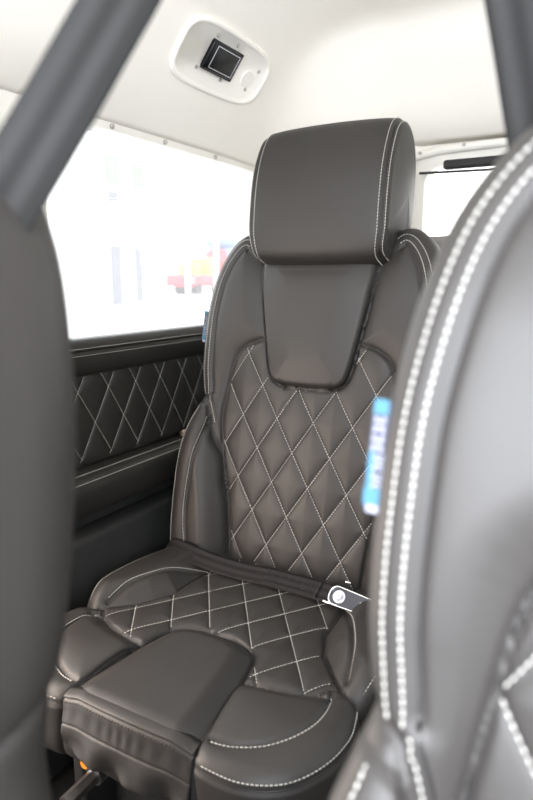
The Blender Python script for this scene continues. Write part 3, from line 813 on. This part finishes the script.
def build_seat():
    root = empty('leather_seat', (0, 0, 0), 'x', 'seat')
    Pb = build_back(root); build_head(root, Pb); Pc = build_cushion(root)
    # metal and plastic base
    bm = bmesh.new(); box(bm, (0, -.25, .325), (.50, .50, .05), .012); box(bm, (0, -.24, .17), (.36, .36, .28), .02)
    for s_ in (-1, 1): box(bm, (s_ * .20, -.26, .018), (.05, .56, .034), .006); box(bm, (s_ * .20, -.26, .16), (.03, .44, .27), .008)
    bm_obj('seat_base', bm, M['black'], root)
    # hinge cover between cushion and back
    bm = bmesh.new()
    for s_ in (-1, 1): box(bm, (s_ * .285, .06, HC - .03), (.035, .13, .12), .015)
    bm_obj('recliner_cover', bm, M['black'], root)
    # woven label on the outer left seam
    i = np.argmin(np.abs(Pb.Pout[:, 1] - .574) + 5 * (Pb.Pout[:, 0] > 0)); f = i / Pb.nth
    c, n = Pb.edge_base(Pb.In[i:i + 1], Pb.N[i:i + 1], np.array([.034])); c = c[0]
    ex = np.array([-.93, .15, 0]); ex /= np.linalg.norm(ex); ev = Pb.ev - (Pb.ev @ ex) * ex; ev /= np.linalg.norm(ev); en = np.cross(ex, ev)
    if en[1] > 0: en = -en
    M4 = Matrix(((ex[0], ev[0], en[0], c[0]), (ex[1], ev[1], en[1], c[1]), (ex[2], ev[2], en[2], c[2]), (0, 0, 0, 1)))
    bm = bmesh.new(); box(bm, (.009, 0, 0), (.020, .074, .0016), .0006, 1, M4=M4); lab = bm_obj('label_tag', bm, M['tag_navy'], root)
    bm = bmesh.new(); box(bm, (.0125, .0335, .001), (.011, .010, .0008), M4=M4); box(bm, (.0155, -.010, .001), (.004, .026, .0008), M4=M4); box(bm, (.0125, -.028, .001), (.012, .012, .0008), M4=M4)
    bm_obj('blue_print', bm, M['cyan'], lab, smooth=False)
    bm = bmesh.new()
    for k, (y, h_) in enumerate(((.0245, .0045), (.018, .005), (.0115, .005), (.005, .0048), (-.0015, .005), (-.008, .005), (-.0145, .0048), (-.0205, .004))):
        xx = .0125 if k < 4 else .0095
        box(bm, (xx - .003, y, .001), (.0022, h_, .0008), M4=M4); box(bm, (xx + .003, y, .001), (.0022, h_ * .9, .0008), M4=M4); box(bm, (xx, y + (h_ * .3 if k % 2 else -.2 * h_), .001), (.007, .0016, .0008), M4=M4)
    box(bm, (.0095, -.0365, .001), (.012, .005, .0008), M4=M4)
    bm_obj('white_print', bm, M['label_white'], lab, smooth=False)
    # bright adjuster fitting under the front edge
    bm = bmesh.new(); p0 = Vector((-.086, -.485, .288)); p1 = Vector((-.084, -.612, .287)); d = (p1 - p0)
    cyl(bm, p0, p0 + d * .55, .008); cyl(bm, p0 + d * .5, p1, .0125, seg=6); cyl(bm, p0 + d * .35, p0 + d * .5, .017, seg=20)
    ad = bm_obj('adjuster_knob', bm, M['steel'], root)
    bm = bmesh.new(); cyl(bm, (-.122, -.50, .283), (-.122, -.535, .283), .009, seg=14); bm_obj('indicator', bm, M['amber'], ad)
    bm = bmesh.new(); box(bm, (-.10, -.49, .275), (.09, .03, .05), .006); bm_obj('bracket', bm, M['black'], ad)
    return root
seat = build_seat()
def dup(r0):
    r = r0.copy(); COL.objects.link(r)
    for ch in list(r0.children):
        c = ch.copy(); COL.objects.link(c); c.parent = r
        for g_ in list(ch.children):
            d = g_.copy(); COL.objects.link(d); d.parent = c
    return r
SX, SY = -.604, 1.183
seat.location = (SX, SY, 0); seat['group'] = 'quilted leather cabin seats'
seat['label'] = 'whole charcoal leather seat in the middle, with headrest and diamond quilting, in sharp focus'
s2 = dup(seat); s2.location = (.166, .288, 0); s2['label'] = 'blurred leather seat cut off by the right edge, close to the camera'
s3 = dup(seat); s3.location = (-.594, .066, 0); s3['label'] = 'dark blurred leather seat edge at the left side, close to the camera'

# ------------------------------------------------------------------ belts
def ribbon(name, pts, wid, side, m, parent=None, th=.0016, closed_ends=True):
    pts = np.asarray(pts, float); n = len(pts); side = np.asarray(side, float)
    if side.ndim == 1: side = np.tile(side, (n, 1))
    T = np.gradient(pts, axis=0); T /= np.linalg.norm(T, axis=1)[:, None]
    side = side - np.einsum('ij,ij->i', side, T)[:, None] * T; side /= np.linalg.norm(side, axis=1)[:, None]
    N = np.cross(T, side); K = 9
    L = np.r_[0, np.cumsum(np.linalg.norm(np.diff(pts, axis=0), axis=1))]
    V = []; UV = []
    for sgn in (1, -1):
        for i in range(n):
            for k in range(K):
                s_ = (k / (K - 1) - .5); V.append(pts[i] + side[i] * s_ * wid + N[i] * th / 2 * sgn * (1 if 0 < k < K - 1 else .4)); UV.append((k / (K - 1), L[i] / wid))
    F = []; o = n * K
    for i in range(n - 1):
        for k in range(K - 1):
            a = i * K + k; F.append((a, a + 1, a + K + 1, a + K)); F.append((o + a, o + a + K, o + a + K + 1, o + a + 1))
        a = i * K; F.append((a, a + K, o + a + K, o + a)); a = i * K + K - 1; F.append((a, o + a, o + a + K, a + K))
    for i in (0, n - 1):
        for k in range(K - 1): a = i * K + k; F.append((a, o + a, o + a + 1, a + 1))
    ob = link_mesh(name, V, F, m, parent)
    uvl = ob.data.uv_layers.new(name='UVMap')
    for lp in ob.data.loops: uvl.data[lp.index].uv = UV[lp.vertex_index]
    return ob
# lap belt lying in the crease of the middle seat
t = empty('lap_belt', (SX, SY - .05, HC + .02), 'dark webbing lap belt with chrome end bracket lying across the middle seat', 'seat belt')
lo = lambda P_: [np.array(p) - np.array([SX, SY - .05, HC + .02]) for p in P_]
bp = catmull([(-.925, 1.13, .445), (-.90, 1.108, .464), (-.86, 1.095, .472), (-.78, 1.090, .464), (-.70, 1.092, .458), (-.62, 1.096, .459), (-.54, 1.096, .459), (-.49, 1.094, .460), (-.455, 1.092, .461)], 80, closed=False)
side = np.array([[.05, -.80, -.40]] * 80)
web = ribbon('webbing', lo(bp), .046, side, M['lap_belt'], t)
bp2 = bp[52:74]; ribbon('sewn_end', lo(bp2 + np.array([0, -.0015, .003])), .042, side[:22], M['lap_belt'], t, .003)
st = Stitch()
pc = np.array(lo(bp2)); sd = np.array([.05, -.80, -.40]); sd /= np.linalg.norm(sd); up = np.array([0, -.55, -.62]); up = -up if up[2] < 0 else up; up = np.array([0, -.66, .75])
q = lambda i, s_: pc[i] + sd * s_ + up * .0046 * 0 + np.array([0, -.0035, .0042])
box_ = [q(2, -.016), q(19, -.016), q(19, .016), q(2, .016), q(2, -.016), q(19, .016)]
for a, b in zip(box_[:-1], box_[1:]): st.row(np.linspace(a, b, 12), .0045, .7, .0006)
for k in range(3, 19, 3): st.row(np.linspace(q(k, -.014), q(k, .014), 10), .0045, .7, .0006)
st.build('stitching', M['black'], web)
def bracket():
    bm = bmesh.new(); T4 = Matrix.Translation(Vector(lo([(-.405, 1.078, .462)])[0])) @ Euler((R_(48), R_(4), R_(-4))).to_matrix().to_4x4()
    P = rounded_rect(-.058, .075, -.020, .020, .016, 6); es = []
    vs = [bm.verts.new((a, b * (1 - .25 * max(0, a) / .075), 0)) for a, b in P]; f_ = bm.faces.new(vs)
    ex = bmesh.ops.extrude_face_region(bm, geom=[f_]); 
    for v in ex['geom']:
        if isinstance(v, bmesh.types.BMVert): v.co.z = .0035
    bmesh.ops.transform(bm, matrix=T4, verts=bm.verts)
    b = bm_obj('bracket', bm, M['chrome'], t)
    bm = bmesh.new(); n = len(P); tw = lambda a_, b_, k: (a_ * k[0] + .0005 * k[1], b_ * (1 - .25 * max(0, a_) / .075) * k[2])
    for (k0, k1) in (((1, 0, 1), (.965, 1, .91)),):
        R4 = [[bm.verts.new((*tw(a_, b_, k), z_)) for a_, b_ in P] for k, z_ in ((k0, .0034), (k0, .0065), (k1, .0065), (k1, .0034))]
        for q0, q1 in ((0, 1), (1, 2), (2, 3), (3, 0)):
            for i in range(n): j = (i + 1) % n; bm.faces.new((R4[q0][i], R4[q0][j], R4[q1][j], R4[q1][i]))
    bmesh.ops.transform(bm, matrix=T4, verts=bm.verts); bm_obj('rim', bm, M['silver'], b)
    bm = bmesh.new(); cyl(bm, (-.036, 0, .0034), (-.036, 0, .011), .0085, .0078, seg=6); cyl(bm, (-.036, 0, .003), (-.036, 0, .0052), .013, seg=24); bmesh.ops.transform(bm, matrix=T4, verts=bm.verts); bm_obj('hex_bolt', bm, M['silver_matt'], b)
    bm = bmesh.new(); box(bm, (.020, 0, .0045), (.022, .010, .004), .0015, M4=T4); bm_obj('slot', bm, M['silver_matt'], b)
    bm = bmesh.new(); box(bm, (-.050, -.018, .002), (.032, .004, .004), .001, M4=T4); box(bm, (-.030, .034, .002), (.012, .004, .003), .001, M4=T4); bm_obj('clip', bm, M['silver'], b)
M['silver_matt'] = mat('bright_zinc', (.60, .61, .66), .35, metal=.7)
M['chrome'] = mat('dark_chrome', (.07, .07, .08), .2, metal=1)
bracket()
# shoulder belts close to the camera
cv = lambda p: np.array([p[0], p[1], Z0 + p[2]])
bp_ = ((-0.1, 0.62, 0.672), (-0.19, 0.49, 0.42), (-0.27, 0.388, 0.268), (-0.296, 0.334, 0.174), (-0.319, 0.292, 0.096), (-0.341, 0.251, 0.023), (-0.35, 0.216, -0.033), (-0.47, 0.16, -0.12))
bL = catmull([cv(p) for p in bp_], 90, closed=False)
td = bL[60] - bL[10]; sdv = np.cross(td, np.array([-.62, .70, .2]))
tag(ribbon('shoulder_belt', bL, .043, sdv, M['belt']), 'wide dark seat belt webbing crossing the top left corner out of focus', 'seat belt', 'shoulder belts beside the camera')
bR = catmull([cv(p) for p in ((-.128, .47, .672), (-.115, .475, .45), (-.091, .505, .25), (-.073, .53, .15), (-.043, .565, .0), (-.010, .60, -.15), (.018, .63, -.3))], 90, closed=False)
td = bR[60] - bR[10]; sdv = np.cross(td, np.array([-.1, .95, .2]))
tag(ribbon('shoulder_belt', bR, .050, sdv, M['belt']), 'black seat belt webbing hanging at the top right corner out of focus', 'seat belt', 'shoulder belts beside the camera')

# ------------------------------------------------------------------ overhead vent / lamp bezel
def vent():
    an = R_(52); o = np.array([-1.05, 0, Z0 + .33]); up = np.array([math.cos(an), 0, math.sin(an)]); ay = np.array([0, 1., 0]); nrm = np.array([math.sin(an), 0, -math.cos(an)])
    off = -.004
    cen = o + up * .236 + ay * 1.388 + nrm * off
    t = empty('overhead_console', tuple(cen), 'ivory oval bezel with a black square screen on the ceiling slope', 'ceiling vent')
    # local axes: a along Y (rearwards), b up the slope, c out into the cabin
    fn = lambda a, b, c: tuple(ay * a + up * b + nrm * c)
    def superel(hx, hy, n=96, p=3.8):
        return [(hx * math.copysign(abs(math.cos(t_)) ** (2 / p), math.cos(t_)), hy * math.copysign(abs(math.sin(t_)) ** (2 / p), math.sin(t_))) for t_ in np.linspace(0, 2 * math.pi, n, endpoint=False)]
    # bezel ring: swept section from outer foot, over a rounded crest, down into the recess
    sec = [(1.0, -.01), (1.0, .004), (.985, .009), (.96, .0125), (.91, .0125), (.875, .0105), (.855, .008), (.845, .006)]
    V = []; F = []; n = 96
    for k, c in sec:
        ins_ = (1 - k) * .085
        for a, b in superel(.186 - ins_, .077 - ins_): V.append(fn(a, b * (1 - .03 * a / .17), c))
    for j in range(len(sec) - 1):
        for i in range(n): F.append((j * n + i, (j + 1) * n + i, (j + 1) * n + (i + 1) % n, j * n + (i + 1) % n))
    V.append(fn(0, 0, .005)); 
    j = len(sec) - 1
    for i in range(n): F.append((j * n + i, len(V) - 1, j * n + (i + 1) % n))
    link_mesh('bezel', V, F, M['vent_white'], t)
    rotm = Matrix(((*[ay[0], up[0], nrm[0]], 0), (*[ay[1], up[1], nrm[1]], 0), (*[ay[2], up[2], nrm[2]], 0), (0, 0, 0, 1)))
    sk_ = Matrix.Identity(4)
    bm = bmesh.new(); box(bm, (-.022, .006, .009), (.122, .066, .014), .004, M4=rotm); s_ = bm_obj('screen_housing', bm, M['black_gloss'], t)
    bm = bmesh.new()
    ex, ey = .047, .0255
    for (cx_, cy_, sx1, sy1) in ((-.018, .006 + ey, 2 * ex, .0016), (-.018, .006 - ey, 2 * ex, .0016), (-.018 - ex, .006, .0016, 2 * ey), (-.018 + ex, .006, .0016, 2 * ey)): box(bm, (cx_, cy_, .0164), (sx1, sy1, .001), M4=rotm)
    bm_obj('screen_border', bm, M['silver_matt'], s_, smooth=False)
    bm = bmesh.new()
    ex, ey = .062, .034
    for (cx_, cy_, sx1, sy1) in ((-.022, .006 + ey, 2 * ex, .002), (-.022, .006 - ey, 2 * ex, .002), (-.022 + ex, .006, .002, 2 * ey)): box(bm, (cx_, cy_, .011), (sx1, sy1, .006), M4=rotm)
    bm_obj('screen_rim', bm, M['chrome'], s_, smooth=False)
    bm = bmesh.new(); T_ = rotm @ Matrix.Translation((.107, -.004, .006)) @ Matrix.Diagonal((1, .82, 1, 1))
    bmesh.ops.create_cone(bm, cap_ends=True, segments=40, radius1=.027, radius2=.023, depth=.008, matrix=T_); bm_obj('round_cap', bm, M['vent_white'], t)
    for a, b in ((-.072, .050), (.012, .052), (-.092, -.033), (.012, -.036), (.140, .024), (.125, -.030)):
        bm = bmesh.new(); p = Vector(fn(a, b, .004)); q_ = Vector(fn(a, b, .0085)); cyl(bm, p, q_, .0055, .004, seg=14); bm_obj('screw', bm, M['steel'], t)
vent()

# ------------------------------------------------------------------ outside, far beyond the side glass
M['concrete'] = mat('pale_concrete', (.62, .61, .59), .9, noise=(.8, (.55, .54, .53)))
M['white_wall'] = mat('white_render', (.86, .86, .85), .9)
M['green'] = mat('green_sign', (.14, .5, .13), .6)
M['grey_door'] = mat('grey_door', (.13, .135, .15), .7)
M['red'] = mat('red_paint', (.65, .03, .05), .35)
M['yellow'] = mat('yellow_paint', (.85, .55, .05), .4)
M['blue_glass'] = mat('vehicle_glass', (.10, .16, .28), .2)
M['orange'] = mat('orange_plastic', (.85, .42, .16), .6)
M['white_steel'] = mat('white_steel', (.85, .86, .88), .6)
GZ = Z0 - 1.2 - .10
bm = bmesh.new(); box(bm, (-30, 20, GZ - .05), (120, 120, .1)); g_ = bm_obj('ground', bm, M['concrete'], smooth=False); g_['kind'] = 'structure'
# the cabin stands on the vehicle's underbody
def outside():
    t = empty('workshop_building', (-20.2, 22, GZ), 'pale workshop building with a grey door seen through the left window', 'building')
    L = lambda x, y, z: (x + 20.2, y - 22, z - GZ)
    bm = bmesh.new(); box(bm, L(-20.5, 21.2, GZ + 4), (.6, 7.6, 8)); bm_obj('wall', bm, M['white_wall'], t, smooth=False)
    bm = bmesh.new(); box(bm, L(-20.15, 21.75, Z0 + 1.3), (.1, .62, 5.0)); bm_obj('door', bm, M['grey_door'], t, smooth=False)
    bm = bmesh.new(); box(bm, L(-20.15, 23.9, Z0 + 3.05), (.1, .40, .7)); box(bm, L(-20.15, 23.3, Z0 + .2), (.06, .5, 2.6)); bm_obj('window', bm, M['grey_door'], t, smooth=False)
    bm = bmesh.new(); box(bm, L(-20.12, 21.75, Z0 + 4.72), (.1, .85, 1.25)); box(bm, L(-20.12, 23.5, Z0 + 4.65), (.1, .75, 1.15)); bm_obj('green_sign', bm, M['green'], t, smooth=False)
    bm = bmesh.new(); box(bm, L(-20.12, 24.25, Z0 + 2.95), (.1, 1.0, 1.15), .03); bm_obj('orange_panel', bm, M['orange'], t, smooth=False)
    # gantry
    t = empty('steel_gantry', (-26, 30, GZ), 'white steel gantry with diagonal braces beyond the side window', 'gantry')
    L = lambda x, y, z: (x + 26, y - 30, z - GZ)
    bm = bmesh.new()
    for y in (27.6, 35, 38.5, 42): cyl(bm, L(-26, y, GZ), L(-26, y, Z0 + 9), .16, seg=10)
    bm_obj('post', bm, M['white_steel'], t)
    bm = bmesh.new(); 
    for a, b in (((33, 3.0), (42, 9)), ((35, 9), (42, 4.2)), ((24, 7.5), (42, 7.5)), ((30, 1.5), (38.5, 5.6))): cyl(bm, L(-26, a[0], Z0 + a[1]), L(-26, b[0], Z0 + b[1]), .13, seg=8)
    bm_obj('brace', bm, M['white_steel'], t)
    # red truck
    t = empty('red_truck', (-31, 44.1, GZ), 'red truck with yellow load and dark cab glass beyond the side window', 'truck')
    bm = bmesh.new(); box(bm, (0, 0, 1.15), (2.4, 7.6, 1.0), .15); box(bm, (0, 3.2, 2.6), (2.3, 3.2, 2.3), .35); bm_obj('body', bm, M['red'], t)
    bm = bmesh.new(); box(bm, (.2, 3.2, 3.3), (2.3, 2.8, 1.2), .25); box(bm, (0, 3.9, 4.4), (2.0, 5, 1.0), .4); bm_obj('cab_glass', bm, M['blue_glass'], t)
    bm = bmesh.new(); box(bm, (.2, -.6, 2.2), (2.0, 1.6, 1.5), .2); box(bm, (.4, -2.6, 1.95), (1.6, 1.1, 1.1), .2); bm_obj('load', bm, M['yellow'], t)
    for y in (-2.5, 2.7):
        bm = bmesh.new(); cyl(bm, (-.95, y, .5), (1.25, y, .5), .5, seg=20); bm_obj('wheel', bm, M['rubber'], t)
    bm = bmesh.new(); box(bm, (1.25, -3.5, 1.15), (.1, .6, .5)); bm_obj('headlamp', bm, M['label_white'], t)
    del bm
outside()
